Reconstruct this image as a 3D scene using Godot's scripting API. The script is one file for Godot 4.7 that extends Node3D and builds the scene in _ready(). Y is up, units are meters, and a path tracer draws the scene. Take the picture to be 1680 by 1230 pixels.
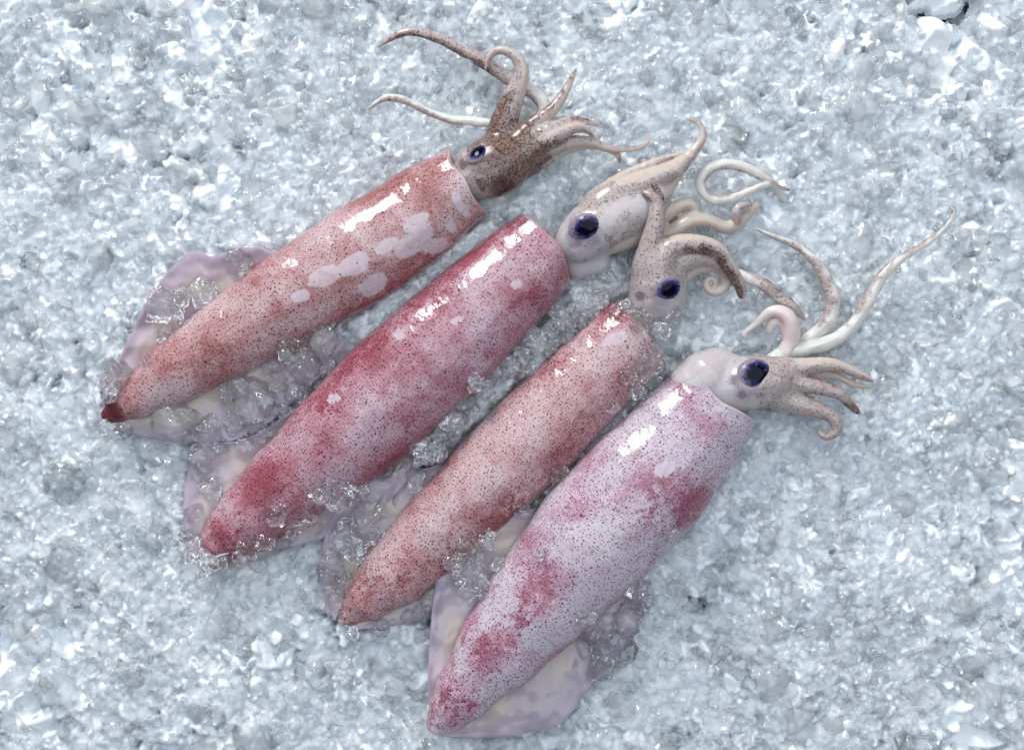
extends Node3D
# Four whole squid on a bed of crushed ice, seen from straight above.
# Plan positions are noted in "plan units" of 0.3 mm (origin at the upper left of the bed plan), heights in millimetres above the mean ice level.

const S := 0.0003            # metres per plan unit
const EYE := 1.0             # camera height over the mean ice level
const MM := 0.001
var rng := RandomNumberGenerator.new()
var taken := {}

func _ready() -> void:
	rng.seed = 7
	_camera_and_light()
	_textures()
	_plan_squid()
	_ice_bed()
	for q in squid: _build_squid(q)
	_lumps()
	_chips()
	_chunks()

# ------------------------------------------------------------------ camera and light
func _camera_and_light() -> void:
	var cam := Camera3D.new(); cam.name = "camera"; add_child(cam)
	cam.fov = rad_to_deg(2.0 * atan(615.0 * S / EYE))
	cam.position = Vector3(0, EYE, 0); cam.rotation_degrees = Vector3(-90, 0, 0)
	cam.near = 0.05; cam.far = 10.0; cam.current = true
	var we := WorldEnvironment.new(); we.name = "world_environment"; add_child(we)
	var e := Environment.new(); we.environment = e
	e.background_mode = Environment.BG_COLOR                  # pale walls and ceiling of the room all round
	e.background_color = Color(0.475, 0.505, 0.545)
	e.background_energy_multiplier = 1.0
	e.tonemap_mode = Environment.TONE_MAPPER_LINEAR
	e.tonemap_exposure = 1.04
	e.sdfgi_enabled = true; e.ssao_enabled = true; e.ssil_enabled = true
	_lamp("window_light", Vector3(-1.08, 1.1, -2.06), Vector2(0.6, 1.25), 6.2, Color(1.0, 0.99, 0.975))        # a tall window beyond the upper left corner
	_lamp("added_fill_panel", Vector3(0.35, 2.3, -0.5), Vector2(3.2, 2.6), 4.3, Color(0.945, 0.975, 1.0))            # wide overhead fill light, added to soften the scene; no known lamp

func _lamp(called: String, at: Vector3, size: Vector2, energy: float, col: Color) -> void:
	var l := AreaLight3D.new(); l.name = called; add_child(l)
	l.area_size = size; l.light_energy = energy; l.light_color = col; l.shadow_enabled = true
	l.look_at_from_position(at, Vector3(0.03, 0, -0.03), Vector3.UP)

# ------------------------------------------------------------------ small helpers
func P(px: float, py: float, y: float) -> Vector3:          # plan units + height in metres -> metres
	var k := S * (EYE - y) / EYE
	return Vector3((px - 840.0) * k, y, (py - 615.0) * k)

func numbered(n: String) -> String:
	if not taken.has(n):
		taken[n] = 0
		return n
	taken[n] += 1
	return "%s_%03d" % [n, taken[n]]

func tag(o: Node, label: String, category: String, group := "", kind := "") -> void:
	if label: o.set_meta("label", label)
	if category: o.set_meta("category", category)
	if group: o.set_meta("group", group)
	if kind: o.set_meta("kind", kind)

func part(called: String, mesh: Mesh, mats: Array, parent: Node) -> MeshInstance3D:
	var o := MeshInstance3D.new(); o.name = called; o.mesh = mesh
	for k in mats.size(): o.set_surface_override_material(k, mats[k])
	parent.add_child(o, true)
	return o

func lin(r: float, g: float, b: float) -> Color:             # a colour read as sRGB 0..255, given as linear
	return Color(r / 255.0, g / 255.0, b / 255.0).srgb_to_linear()

func catmull(p: Array, n: int) -> Array:                      # p: Array of PackedFloat/Array rows, any width
	var out: Array = []
	for i in p.size() - 1:
		var a: Array = p[maxi(i - 1, 0)]; var b: Array = p[i]; var c: Array = p[i + 1]; var d: Array = p[mini(i + 2, p.size() - 1)]
		for j in n:
			var t := float(j) / n
			var row: Array = []
			for k in b.size():
				row.append(0.5 * (2.0 * b[k] + (c[k] - a[k]) * t + (2.0 * a[k] - 5.0 * b[k] + 4.0 * c[k] - d[k]) * t * t + (3.0 * b[k] - a[k] - 3.0 * c[k] + d[k]) * t * t * t))
			out.append(row)
	out.append(p[-1].duplicate())
	return out

func table(rows: Array, x: float) -> float:                   # smooth lookup in [[x, y], ...]
	if x <= rows[0][0]: return rows[0][1]
	for i in rows.size() - 1:
		if x <= rows[i + 1][0]:
			var m0: float = _slope(rows, i); var m1: float = _slope(rows, i + 1)
			var w: float = rows[i + 1][0] - rows[i][0]; var t: float = (x - rows[i][0]) / w
			var t2 := t * t; var t3 := t2 * t
			return (2.0 * t3 - 3.0 * t2 + 1.0) * rows[i][1] + (t3 - 2.0 * t2 + t) * w * m0 + (3.0 * t2 - 2.0 * t3) * rows[i + 1][1] + (t3 - t2) * w * m1
	return rows[-1][1]

func _slope(rows: Array, i: int) -> float:
	var a: Array = rows[maxi(i - 1, 0)]; var b: Array = rows[mini(i + 1, rows.size() - 1)]
	return (b[1] - a[1]) / (b[0] - a[0])

func noise(seed_: int, freq: float, oct := 3) -> FastNoiseLite:
	var n := FastNoiseLite.new(); n.seed = seed_; n.frequency = freq; n.fractal_octaves = oct
	n.noise_type = FastNoiseLite.TYPE_SIMPLEX_SMOOTH
	return n

# ------------------------------------------------------------------ textures and materials
var M := {}
func _noise_tex(size: int, freq: float, seed_: int, oct: int) -> NoiseTexture2D:
	var t := NoiseTexture2D.new(); t.width = size; t.height = size; t.seamless = true; t.noise = noise(seed_, freq, oct)
	return t

func _ice(col: Color, alpha: float, rough: float, coat := 0.0, back := 0.0, bump := 0.0) -> StandardMaterial3D:
	var m := StandardMaterial3D.new()
	m.albedo_color = Color(col.r, col.g, col.b, alpha); m.roughness = rough
	m.refraction_enabled = true; m.refraction_scale = 0.031
	if back > 0.0:
		m.backlight_enabled = true; m.backlight = Color(back, back, back)
	if coat > 0.0:
		m.clearcoat_enabled = true; m.clearcoat = coat; m.clearcoat_roughness = 0.02
	if bump > 0.0:
		m.uv1_triplanar = true; m.uv1_scale = Vector3.ONE * 1.0
		m.heightmap_enabled = true; m.heightmap_scale = bump; m.heightmap_texture = M.frost
	return m

func _spots(size: int, span_mm: float, per_mm2: float, rlo: float, rhi: float, seed_: int, strength: float) -> ImageTexture:
	# tileable skin: white ground (tinted by the mesh) with brown chromatophores
	var im := Image.create(size, size, false, Image.FORMAT_RGB8); im.fill(Color(1, 1, 1))
	var r := RandomNumberGenerator.new(); r.seed = seed_
	var ppm := size / span_mm
	for k in int(per_mm2 * span_mm * span_mm):
		var c := Vector2(r.randf(), r.randf()) * size
		var rad := lerpf(rlo, rhi, pow(r.randf(), 2.0)) * ppm
		var col := Color(0.30, 0.20, 0.19).lerp(Color(0.52, 0.33, 0.31), r.randf())
		_stamp(im, c, rad, rad, col, strength, true)
	return ImageTexture.create_from_image(im)

func _stamp(im: Image, c: Vector2, rx: float, ry: float, col: Color, strength: float, wrap: bool) -> void:
	var w := im.get_width(); var h := im.get_height()
	for y in range(int(floor(c.y - ry - 1)), int(ceil(c.y + ry + 2))):
		if not wrap and (y < 0 or y >= h): continue
		for x in range(int(floor(c.x - rx - 1)), int(ceil(c.x + rx + 2))):
			var d := Vector2((x + 0.5 - c.x) / rx, (y + 0.5 - c.y) / ry).length()
			var a := clampf((1.2 - d) * 2.5, 0.0, 1.0) * strength
			if a > 0.0:
				var xx := posmod(x, w); var yy := posmod(y, h)
				im.set_pixel(xx, yy, im.get_pixel(xx, yy).lerp(col, a))

func _skin(tex: Texture2D, rough: float, scatter: float) -> StandardMaterial3D:
	var m := StandardMaterial3D.new()
	m.vertex_color_use_as_albedo = true
	if tex:
		m.albedo_texture = tex; m.uv1_triplanar = true; m.uv1_scale = Vector3.ONE / 0.03
	m.roughness = rough
	m.subsurf_scatter_enabled = true; m.subsurf_scatter_strength = scatter
	return m

func _textures() -> void:
	M.frost = _noise_tex(512, 0.02, 11, 5)
	var film := Image.create(384, 768, false, Image.FORMAT_RF)        # the uneven film of water on the skins
	var ripple := noise(17, 0.018, 4)
	for j in 768:
		for i in 384: film.set_pixel(i, j, Color(0.5 + 0.5 * ripple.get_noise_2d(i * 1.33, j * 1.33), 0, 0))
	M.wet = ImageTexture.create_from_image(film)
	M.skin_pale = _skin(null, 0.16, 0.25)
	M.skin_sparse = _skin(_spots(512, 30.0, 0.85, 0.13, 0.36, 21, 0.85), 0.18, 0.15)
	M.skin_dense = _skin(_spots(512, 30.0, 1.6, 0.18, 0.52, 22, 0.85), 0.2, 0.1)
	var f := _skin(null, 0.12, 0.2)
	f.backlight_enabled = true; f.backlight = Color(0.5, 0.46, 0.48)
	M.fin = f
	var eye := StandardMaterial3D.new(); eye.vertex_color_use_as_albedo = true; eye.roughness = 0.06; eye.metallic_specular = 0.28
	M.eye = eye
	# the bed: white grains frozen together
	var bed := StandardMaterial3D.new()
	bed.vertex_color_use_as_albedo = true; bed.roughness = 0.22
	bed.uv1_triplanar = true; bed.uv1_world_triplanar = true; bed.uv1_scale = Vector3.ONE * 22.0
	bed.heightmap_enabled = true; bed.heightmap_texture = M.frost; bed.heightmap_scale = 0.06
	M.bed = bed
	M.glaze = _ice(Color(0.972, 0.988, 0.998), 0.24, 0.22, 0.8)
	M.lump = _ice(Color(0.980, 0.990, 1.0), 0.22, 0.12, 0.9, 0.6)
	M.lump_clear = _ice(Color(0.975, 0.993, 0.997), 0.03, 0.10, 1.0)
	var core := StandardMaterial3D.new(); core.albedo_color = Color(0.97, 0.987, 0.992); core.roughness = 0.6
	M.core = core
	M.glaze.refraction_scale = 0.014; M.lump.refraction_scale = 0.018      # ice wet with meltwater bends light less
	M.chip = _ice(Color(0.985, 0.993, 1.0), 0.10, 0.04, 1.0)
	M.clear = _ice(Color(0.99, 0.995, 1.0), 0.035, 0.012, 1.0)
	var tray := StandardMaterial3D.new(); tray.albedo_color = Color(0.40, 0.48, 0.52); tray.roughness = 0.35
	M.tray = tray

# ------------------------------------------------------------------ plan of the four squid
# mantle: tail point, front point, half widths [[distance from tail, half width], ...] and the side shift of the axis
# arms: rows of [x, y, width, height mm]; "tone": 0 pale, 0.5 speckled, 1 dark speckled; "pale_side": +1/-1 which flank is pale, 0 none
var squid: Array = []
func _plan_squid() -> void:
	squid = [
	{
		"label": "uppermost squid with brown speckled head and one fin spread on the ice", "seed": 1,
		"tail": [174, 684], "front": [764, 300], "lift": 5.0, "shift": [[0, 0], [350, 0], [520, -5], [704, 0]],
		"width": [[0, 13], [18, 22], [60, 36], [150, 57], [250, 67], [380, 76], [500, 82], [600, 77], [704, 62]],
		"rim": [[-1.0, 2], [-0.6, -4], [0, 0], [0.7, -2], [1.0, 9]],
		"fins": [
			{"side": 1, "root": [0.02, 0.50], "edge": [[168, 664, 4], [190, 598, 6], [214, 548, 6], [236, 502, 7], [272, 450, 8], [312, 412, 9], [352, 418, 8], [400, 404, 8], [436, 408, 8], [462, 420, 9]]},
			{"side": -1, "root": [0.02, 0.50], "edge": [[178, 702, 2], [230, 716, 2], [300, 728, 2], [370, 726, 2], [430, 700, 3], [490, 650, 3], [540, 600, 3], [570, 560, 4]]}],
		"head": [[770, 296, 66, 8, 0.2], [786, 284, 84, 9, 0.45], [804, 276, 92, 11, 0.75], [826, 266, 90, 11, 1.0], [848, 252, 66, 11, 0.9], [866, 240, 46, 10, 0.7]],
		"eyes": [[781, 250, 20, 15, 12, 50.0, [-0.35, 0.75, -0.55]]], "crown": 0.95, "smudges": [[822, 306, 24, 0.12], [760, 268, 12, 0.3], [800, 262, 30, 0.45]],
		"arms": [
			{"p": [[820, 232, 44, 10], [830, 190, 40, 11], [846, 150, 31, 13], [856, 118, 22, 14], [846, 93, 15, 15], [822, 82, 11, 15], [804, 92, 8, 13], [797, 116, 4, 11]], "tone": 0.55, "pale": 1},
			{"p": [[846, 236, 34, 14], [874, 205, 26, 16], [906, 180, 19, 16], [925, 154, 13, 16], [935, 136, 8, 16], [946, 112, 3, 16]], "tone": 0.7, "pale": 1},
			{"p": [[856, 244, 30, 15], [890, 219, 24, 17], [925, 203, 17, 17], [950, 197, 11, 16], [982, 206, 4, 14]], "tone": 0.6, "pale": 1},
			{"p": [[858, 254, 30, 16], [898, 230, 24, 18], [932, 213, 18, 18], [955, 210, 11, 17], [975, 223, 4, 14]], "tone": 0.55, "pale": -1},
			{"p": [[856, 266, 32, 12], [898, 246, 26, 13], [938, 232, 18, 13], [970, 232, 12, 12], [998, 243, 9, 11], [1034, 245, 7, 9], [1058, 238, 5, 8], [1067, 225, 3, 8]], "tone": 0.6, "pale": 1},
			{"p": [[850, 280, 32, 8], [890, 262, 26, 9], [930, 243, 18, 9], [968, 238, 12, 9], [1000, 246, 8, 8], [1013, 253, 6, 7], [1017, 267, 3, 6]], "tone": 0.6, "pale": 1}],
		"tentacles": [
			{"p": [[880, 214, 20, 8], [893, 176, 22, 6], [872, 150, 22, 6], [828, 124, 22, 7], [783, 95, 21, 8], [744, 74, 19, 8], [710, 59, 17, 8], [678, 51, 15, 8], [652, 57, 12, 7], [617, 78, 3, 5]], "tone": 0.45},
			{"p": [[824, 204, 14, 6], [776, 199, 15, 5], [743, 196, 15, 5], [710, 186, 13, 6], [679, 172, 12, 7], [653, 161, 13, 7], [629, 162, 10, 7], [603, 180, 3, 5]], "tone": 0.2}],
	},
	{
		"label": "squid with large pale blue-eyed head, second from the top left", "seed": 2,
		"tail": [336, 912], "front": [902, 408], "lift": 4.0, "shift": [[0, 0], [320, -4], [450, -2], [757, 4]],
		"width": [[0, 20], [20, 34], [60, 48], [100, 58], [190, 72], [300, 88], [400, 95], [500, 94], [600, 88], [700, 79], [757, 71]],
		"rim": [[-1.0, -14], [-0.3, 10], [0.2, 10], [1.0, 4]],
		"fins": [
			{"side": 1, "root": [0.02, 0.48], "edge": [[318, 912, 4], [304, 876, 3], [300, 830, 3], [306, 780, 3], [330, 735, 3], [400, 720, 3], [470, 680, 4], [520, 640, 5], [546, 606, 7]]},
			{"side": -1, "warm": 1, "root": [0.02, 0.56], "edge": [[350, 934, 3], [400, 920, 2], [470, 900, 2], [540, 880, 2], [600, 850, 2], [660, 800, 3], [705, 745, 5]]}],
		"head": [[928, 412, 44, 6, 0.1], [946, 396, 66, 10, 0.25], [966, 378, 78, 11, 0.3], [996, 362, 82, 11, 0.3], [1024, 350, 78, 11, 0.3], [1052, 336, 66, 11, 0.3], [1074, 320, 50, 11, 0.35], [950, 436, 40, 3, 0.0], [985, 436, 34, 3, 0.0]],
		"eyes": [[959, 373, 28, 22, 19, 25.0, [-0.12, 0.97, 0.1]]], "smudges": [[957, 378, 36, 0.5], [940, 392, 20, 0.55]],
		"arms": [
			{"p": [[980, 338, 46, 14], [1020, 312, 40, 15], [1058, 298, 38, 15], [1108, 276, 27, 15], [1142, 244, 14, 14], [1154, 220, 9, 14], [1145, 200, 6, 13], [1127, 194, 3, 12]], "tone": 0.4, "pale": -1},
			{"p": [[966, 340, 30, 13], [1006, 302, 22, 13], [1046, 280, 18, 13], [1086, 264, 14, 13], [1116, 254, 8, 13]], "tone": 0.65, "pale": -1},
			{"p": [[1010, 372, 44, 12], [1050, 346, 38, 12], [1080, 322, 28, 12], [1104, 296, 18, 12], [1128, 268, 8, 12]], "tone": 0.2, "pale": 0},
			{"p": [[1010, 392, 44, 8], [1050, 378, 36, 8], [1090, 352, 26, 7], [1112, 338, 18, 8], [1132, 334, 15, 8], [1141, 345, 12, 7], [1128, 353, 10, 6], [1112, 354, 7, 5]], "tone": 0.0, "pale": 0},
			{"p": [[1060, 384, 30, 7], [1100, 384, 26, 6], [1118, 370, 22, 7], [1140, 361, 20, 8], [1164, 362, 18, 8], [1190, 373, 18, 6], [1216, 362, 16, 4], [1240, 338, 12, 1]], "tone": 0.0, "pale": 0},
			{"p": [[1196, 376, 10, 2], [1209, 362, 12, 7], [1208, 347, 12, 9], [1217, 337, 9, 9], [1234, 336, 4, 8]], "tone": 0.35, "pale": 0, "grey": true}],
		"tentacles": [
			{"p": [[1290, 330, 10, -6], [1266, 302, 14, 2], [1243, 285, 15, 6], [1217, 273, 16, 8], [1187, 269, 17, 9], [1161, 279, 17, 9], [1150, 299, 17, 8], [1156, 318, 17, 7], [1176, 328, 16, 7], [1204, 324, 14, 8], [1232, 312, 12, 10], [1262, 300, 11, 11], [1280, 307, 8, 9], [1297, 312, 3, 7]], "tone": 0.0, "tip": 0.4}],
	},
	{
		"label": "squid with arched arms and a spiral arm tip, third from the top left", "seed": 3,
		"tail": [560, 1020], "front": [1042, 542], "lift": 3.0, "shift": [[0, 0], [140, -6], [400, -6], [680, -4]],
		"width": [[0, 8], [14, 20], [50, 39], [120, 58], [240, 68], [360, 76], [450, 77], [560, 74], [680, 69]],
		"rim": [[-1.0, -4], [0, 8], [1.0, 4]],
		"fins": [
			{"side": 1, "root": [0.02, 0.48], "edge": [[548, 1018, 4], [532, 980, 3], [524, 930, 3], [540, 860, 3], [580, 800, 3], [640, 772, 3], [690, 770, 4], [720, 762, 6]]},
			{"side": -1, "root": [0.02, 0.42], "edge": [[576, 1034, 2], [640, 1028, 1], [700, 1012, 1], [760, 970, 1], [800, 920, 2]]}],
		"head": [[1050, 540, 56, 2, 0.05], [1066, 506, 70, 5, 0.1], [1078, 484, 82, 9, 0.2], [1078, 462, 80, 11, 0.5], [1076, 438, 64, 12, 0.75], [1100, 450, 50, 10, 0.4], [1110, 490, 40, 4, 0.0]],
		"eyes": [[1095, 474, 24, 20, 17, 20.0, [0.15, 0.95, 0.2]]], "smudges": [[1051, 486, 13, 0.25], [1084, 486, 26, 0.6]],
		"arms": [
			{"p": [[1064, 440, 50, 15], [1068, 402, 36, 19], [1076, 366, 27, 22], [1077, 338, 20, 23], [1070, 322, 13, 23], [1056, 316, 8, 22]], "tone": 0.6, "pale": 0, "grey": true},
			{"p": [[1082, 352, 14, 18], [1084, 330, 11, 19], [1079, 312, 8, 20], [1069, 300, 4, 20]], "tone": 0.7, "pale": 0},
			{"p": [[1078, 440, 48, 16], [1094, 412, 36, 19], [1120, 400, 30, 20], [1156, 402, 27, 20], [1180, 414, 24, 19], [1195, 436, 21, 17], [1208, 456, 18, 14], [1216, 474, 14, 11], [1217, 485, 10, 9]], "tone": 0.85, "pale": -1},
			{"p": [[1096, 444, 42, 13], [1130, 424, 32, 15], [1164, 422, 27, 15], [1186, 438, 20, 13], [1200, 462, 12, 9]], "tone": 0.5, "pale": -1},
			{"p": [[1110, 450, 34, 9], [1142, 438, 20, 11], [1172, 437, 17, 11], [1188, 449, 15, 10], [1191, 465, 14, 9], [1180, 478, 12, 9], [1165, 477, 10, 9], [1158, 465, 8, 9], [1165, 456, 6, 9], [1174, 460, 5, 9], [1172, 468, 3, 9]], "tone": 0.05, "pale": 0}],
		"tentacles": [
			{"p": [[1190, 440, 14, 4], [1222, 453, 17, 5], [1253, 466, 20, 5], [1281, 489, 20, 5], [1306, 507, 15, 5], [1321, 526, 5, 2]], "tone": 0.35}],
	},
	{
		"label": "frontmost and largest squid, lilac white mantle with broad fins at its tail", "seed": 4,
		"tail": [713, 1194], "front": [1180, 645], "lift": 6.0, "shift": [[0, 0], [180, 4], [420, 3], [560, -4], [715, -3]],
		"width": [[0, 17], [14, 26], [34, 37], [70, 48], [180, 74], [280, 89], [420, 105], [520, 104], [620, 93], [690, 84], [718, 76]],
		"rim": [[-1.0, 2], [-0.5, -4], [0, -12], [0.6, -4], [1.0, 4]],
		"fins": [
			{"side": 1, "root": [0.01, 0.62], "edge": [[704, 1180, 5], [702, 1110, 6], [706, 1030, 7], [714, 960, 8], [726, 900, 10], [752, 872, 12], [786, 852, 13], [830, 842, 13], [868, 838, 12]]},
			{"side": -1, "root": [0.01, 0.58], "edge": [[722, 1208, 4], [770, 1212, 3], [830, 1208, 3], [880, 1200, 3], [926, 1180, 3], [966, 1132, 3], [1010, 1080, 3], [1046, 1030, 3], [1056, 985, 3], [1040, 958, 6]]}],
		"head": [[1142, 634, 92, 10, 0.1], [1164, 616, 84, 11, 0.15], [1182, 600, 52, 10, 0.1], [1192, 640, 76, 11, 0.2], [1220, 630, 84, 12, 0.25], [1248, 624, 76, 13, 0.45], [1272, 624, 62, 13, 0.6], [1292, 628, 48, 12, 0.6]],
		"eyes": [[1238, 612, 29, 25, 19, 25.0, [0.05, 0.97, -0.15]]], "smudges": [[1205, 624, 15, 0.35], [1222, 636, 30, 0.62], [1216, 648, 12, 0.4]],
		"arms": [
			{"p": [[1268, 608, 42, 14], [1316, 602, 28, 15], [1360, 598, 21, 15], [1392, 606, 15, 14], [1415, 617, 10, 13], [1432, 625, 4, 12]], "tone": 0.5, "pale": -1},
			{"p": [[1330, 612, 20, 9], [1372, 616, 12, 9], [1400, 630, 9, 9], [1434, 635, 4, 8]], "tone": 0.0, "pale": 0},
			{"p": [[1270, 624, 38, 14], [1316, 630, 26, 15], [1352, 638, 20, 15], [1378, 646, 16, 14], [1393, 661, 13, 12], [1409, 677, 7, 10]], "tone": 0.65, "pale": 0},
			{"p": [[1260, 640, 44, 12], [1298, 658, 36, 13], [1330, 669, 28, 13], [1355, 677, 22, 12], [1371, 690, 17, 12], [1373, 706, 14, 11], [1360, 716, 10, 11], [1348, 713, 7, 11], [1345, 705, 4, 11]], "tone": 0.55, "pale": 0, "grey": true},
			{"p": [[1282, 590, 22, 4], [1297, 562, 24, 6], [1300, 540, 24, 9], [1294, 520, 21, 11], [1278, 510, 17, 11], [1260, 513, 13, 10], [1243, 529, 9, 8], [1221, 547, 6, 7], [1226, 555, 3, 6]], "tone": 0.0, "pale": 0, "pink": true},
			{"p": [[1296, 548, 14, 6], [1282, 528, 14, 7], [1266, 530, 12, 7], [1262, 544, 8, 6]], "tone": 0.0, "pale": 0, "pink": true}],
		"tentacles": [
			{"p": [[1262, 596, 26, 6], [1292, 576, 27, 5], [1342, 567, 25, 6], [1378, 550, 24, 6], [1406, 525, 23, 7], [1425, 493, 22, 8], [1449, 452, 19, 8], [1479, 424, 15, 8], [1521, 398, 11, 7], [1549, 375, 8, 6], [1565, 350, 5, 5], [1554, 334, 2, 4]], "tone": 0.08},
			{"p": [[1306, 568, 20, 2], [1334, 550, 22, 4], [1354, 533, 24, 6], [1365, 511, 24, 7], [1365, 482, 23, 8], [1353, 454, 20, 8], [1335, 426, 16, 7], [1306, 403, 12, 6], [1270, 388, 8, 5], [1239, 374, 4, 3]], "tone": 0.2}],
	}]
	for q in squid:
		q.rows = _mantle_rows(q)

# rows along the mantle: centre, half width, half height, axis direction
func _mantle_rows(q: Dictionary) -> Array:
	var a := Vector2(q.tail[0], q.tail[1]); var b := Vector2(q.front[0], q.front[1])
	var d := (b - a).normalized(); var nrm := Vector2(d.y, -d.x)      # towards the upper left
	if nrm.y > 0: nrm = -nrm
	var total := (b - a).length()
	var rows: Array = []
	var n := 150
	for i in n + 1:
		var t := float(i) / n
		var at: float = total * t
		var w: float = table(q.width, at)
		var c := a + d * at + nrm * table(q.shift, at)
		var y: float = (q.lift + (1.0 - t) * -2.0) * MM + w * S * 0.08
		rows.append({"c": P(c.x, c.y, y), "w": w * S, "h": w * S * 0.80, "d": Vector3(d.x, 0, d.y), "n": Vector3(nrm.x, 0, nrm.y), "t": t})
	return rows

# ------------------------------------------------------------------ the ice bed
const BX := 0.288
const BZ := 0.216
const CELL := 0.00075
var bed_w := 0
var bed_h := 0
var bed := PackedFloat32Array()
var bed_tone := PackedFloat32Array()
var coarse: FastNoiseLite
const HOLE := -0.016

func _blob(x: float, z: float, r: float, y: float, flat: float, tone: float, x0: float, z0: float, cell: float, w: int, h: int, field: PackedFloat32Array, tones: PackedFloat32Array) -> void:
	var ang := rng.randf() * PI
	var ca := cos(ang) / r; var sa := sin(ang) / r
	var squeeze := rng.randf_range(1.0, 1.5)
	var f0 := Vector2.from_angle(rng.randf() * TAU) * rng.randf_range(0.3, 1.2); var c0 := rng.randf_range(0.25, 0.7)
	var f1 := Vector2.from_angle(rng.randf() * TAU) * rng.randf_range(0.5, 1.8); var c1 := rng.randf_range(0.4, 0.8)
	var i0 := maxi(0, int((x - r - x0) / cell)); var i1 := mini(w - 1, int((x + r - x0) / cell) + 1)
	var j0 := maxi(0, int((z - r - z0) / cell)); var j1 := mini(h - 1, int((z + r - z0) / cell) + 1)
	for j in range(j0, j1 + 1):
		var dz := z0 + j * cell - z
		for i in range(i0, i1 + 1):
			var dx := x0 + i * cell - x
			var u := dx * ca + dz * sa; var v := (dz * ca - dx * sa) * squeeze
			var q := 1.0 - u * u - v * v
			if q <= 0.0: continue
			var up := minf(sqrt(q), minf(c0 + u * f0.x + v * f0.y, c1 + u * f1.x + v * f1.y))
			if up < -0.2: continue
			var yy := y + up * r * flat
			var k := j * w + i
			if yy > field[k]:
				field[k] = yy; tones[k] = tone

func _fill(x0: float, z0: float, cell: float, w: int, h: int, field: PackedFloat32Array, tones: PackedFloat32Array, layers: Array) -> void:
	var loose := noise(31, 9.0, 2)
	for L in layers:
		var sp: float = L[0]
		for i in int(w * cell / sp) + 1:
			for j in int(h * cell / sp) + 1:
				var x := x0 + (i + rng.randf()) * sp; var z := z0 + (j + rng.randf()) * sp
				var open := loose.get_noise_2d(x, z) + clampf((Vector2(x / 0.25, z / 0.185).length() - 0.75) * 0.9, -0.2, 0.45)
				if L[1] < 0.006 and rng.randf() < open * 0.9: continue
				if L[3] > -10.0 and rng.randf() < (open - 0.3) * 0.9: continue
				var r := lerpf(L[1], L[2], pow(rng.randf(), 2.2))
				_blob(x, z, r, (rng.randf_range(L[3], L[4])) * MM + bed_y(x, z), L[5], rng.randf(), x0, z0, cell, w, h, field, tones)

# ice banked up in the gaps between the mantles: [from, to, half width, top mm]
const BANKS := [[585, 545, 815, 372, 16, 5.0], [690, 745, 860, 590, 16, 5.5], [860, 590, 1010, 478, 24, 7.5], [890, 800, 1090, 600, 12, 6.0], [840, 345, 905, 345, 22, 3.0], [1000, 470, 1130, 560, 26, 3.5], [930, 460, 1010, 440, 22, 3.0]]
func _bank(drop: float) -> void:
	for b in BANKS:
		var a := Vector2(b[0], b[1]); var c := Vector2(b[2], b[3])
		var side := (c - a).normalized().orthogonal()
		for k in int((c - a).length() * b[4] * 0.055):
			var at := a.lerp(c, rng.randf()) + side * rng.randf_range(-b[4], b[4])
			var p := P(at.x, at.y, 0.0)
			var r := rng.randf_range(1.6, 4.2) * MM
			_blob(p.x, p.z, r, (rng.randf_range(b[5] - 4.5, b[5]) - drop) * MM - r * 0.6, 0.85, rng.randf(), -BX, -BZ, CELL, bed_w, bed_h, bed, bed_tone)

func bed_y(x: float, z: float) -> float:
	return coarse.get_noise_2d(x, z) * 0.005

func _sheet(called: String, x0: float, z0: float, cell: float, w: int, h: int, field: PackedFloat32Array, tones: PackedFloat32Array, hole: Rect2, mat: Material) -> void:
	var vs := PackedVector3Array(); vs.resize(w * h)
	var ns := PackedVector3Array(); ns.resize(w * h)
	var cs := PackedColorArray(); cs.resize(w * h)
	var clear_ice := lin(228, 236, 243); var white_ice := lin(248, 250, 252)
	for j in h:
		for i in w:
			var k := j * w + i
			vs[k] = Vector3(x0 + i * cell, field[k], z0 + j * cell)
			var gx := field[k + (1 if i < w - 1 else 0)] - field[k - (1 if i > 0 else 0)]
			var gz := field[k + (w if j < h - 1 else 0)] - field[k - (w if j > 0 else 0)]
			ns[k] = Vector3(-gx, 2.0 * cell, -gz).normalized()
			cs[k] = clear_ice.lerp(white_ice, tones[k])
	var ix := PackedInt32Array()
	ix.resize((w - 1) * (h - 1) * 6)
	var n := 0
	for j in h - 1:
		for i in w - 1:
			var k := j * w + i
			if hole.has_point(Vector2(vs[k].x, vs[k].z)): continue
			if field[k] <= HOLE and field[k + 1] <= HOLE and field[k + w] <= HOLE: continue
			ix[n] = k; ix[n + 1] = k + 1; ix[n + 2] = k + w
			ix[n + 3] = k + 1; ix[n + 4] = k + w + 1; ix[n + 5] = k + w
			n += 6
	ix.resize(n)
	var a := []; a.resize(Mesh.ARRAY_MAX)
	a[Mesh.ARRAY_VERTEX] = vs; a[Mesh.ARRAY_NORMAL] = ns; a[Mesh.ARRAY_COLOR] = cs; a[Mesh.ARRAY_INDEX] = ix
	var m := ArrayMesh.new(); m.add_surface_from_arrays(Mesh.PRIMITIVE_TRIANGLES, a)
	var o := part(called, m, [mat], self)
	tag(o, ("bed of white crushed ice that the squid lie on" if mat == M.bed else "clear melting ice over the white crushed ice") if hole.size.x == 0.0 else ("crushed" if mat == M.bed else "melting") + " ice round the outside of the bed", "ice", "", "stuff")

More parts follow.
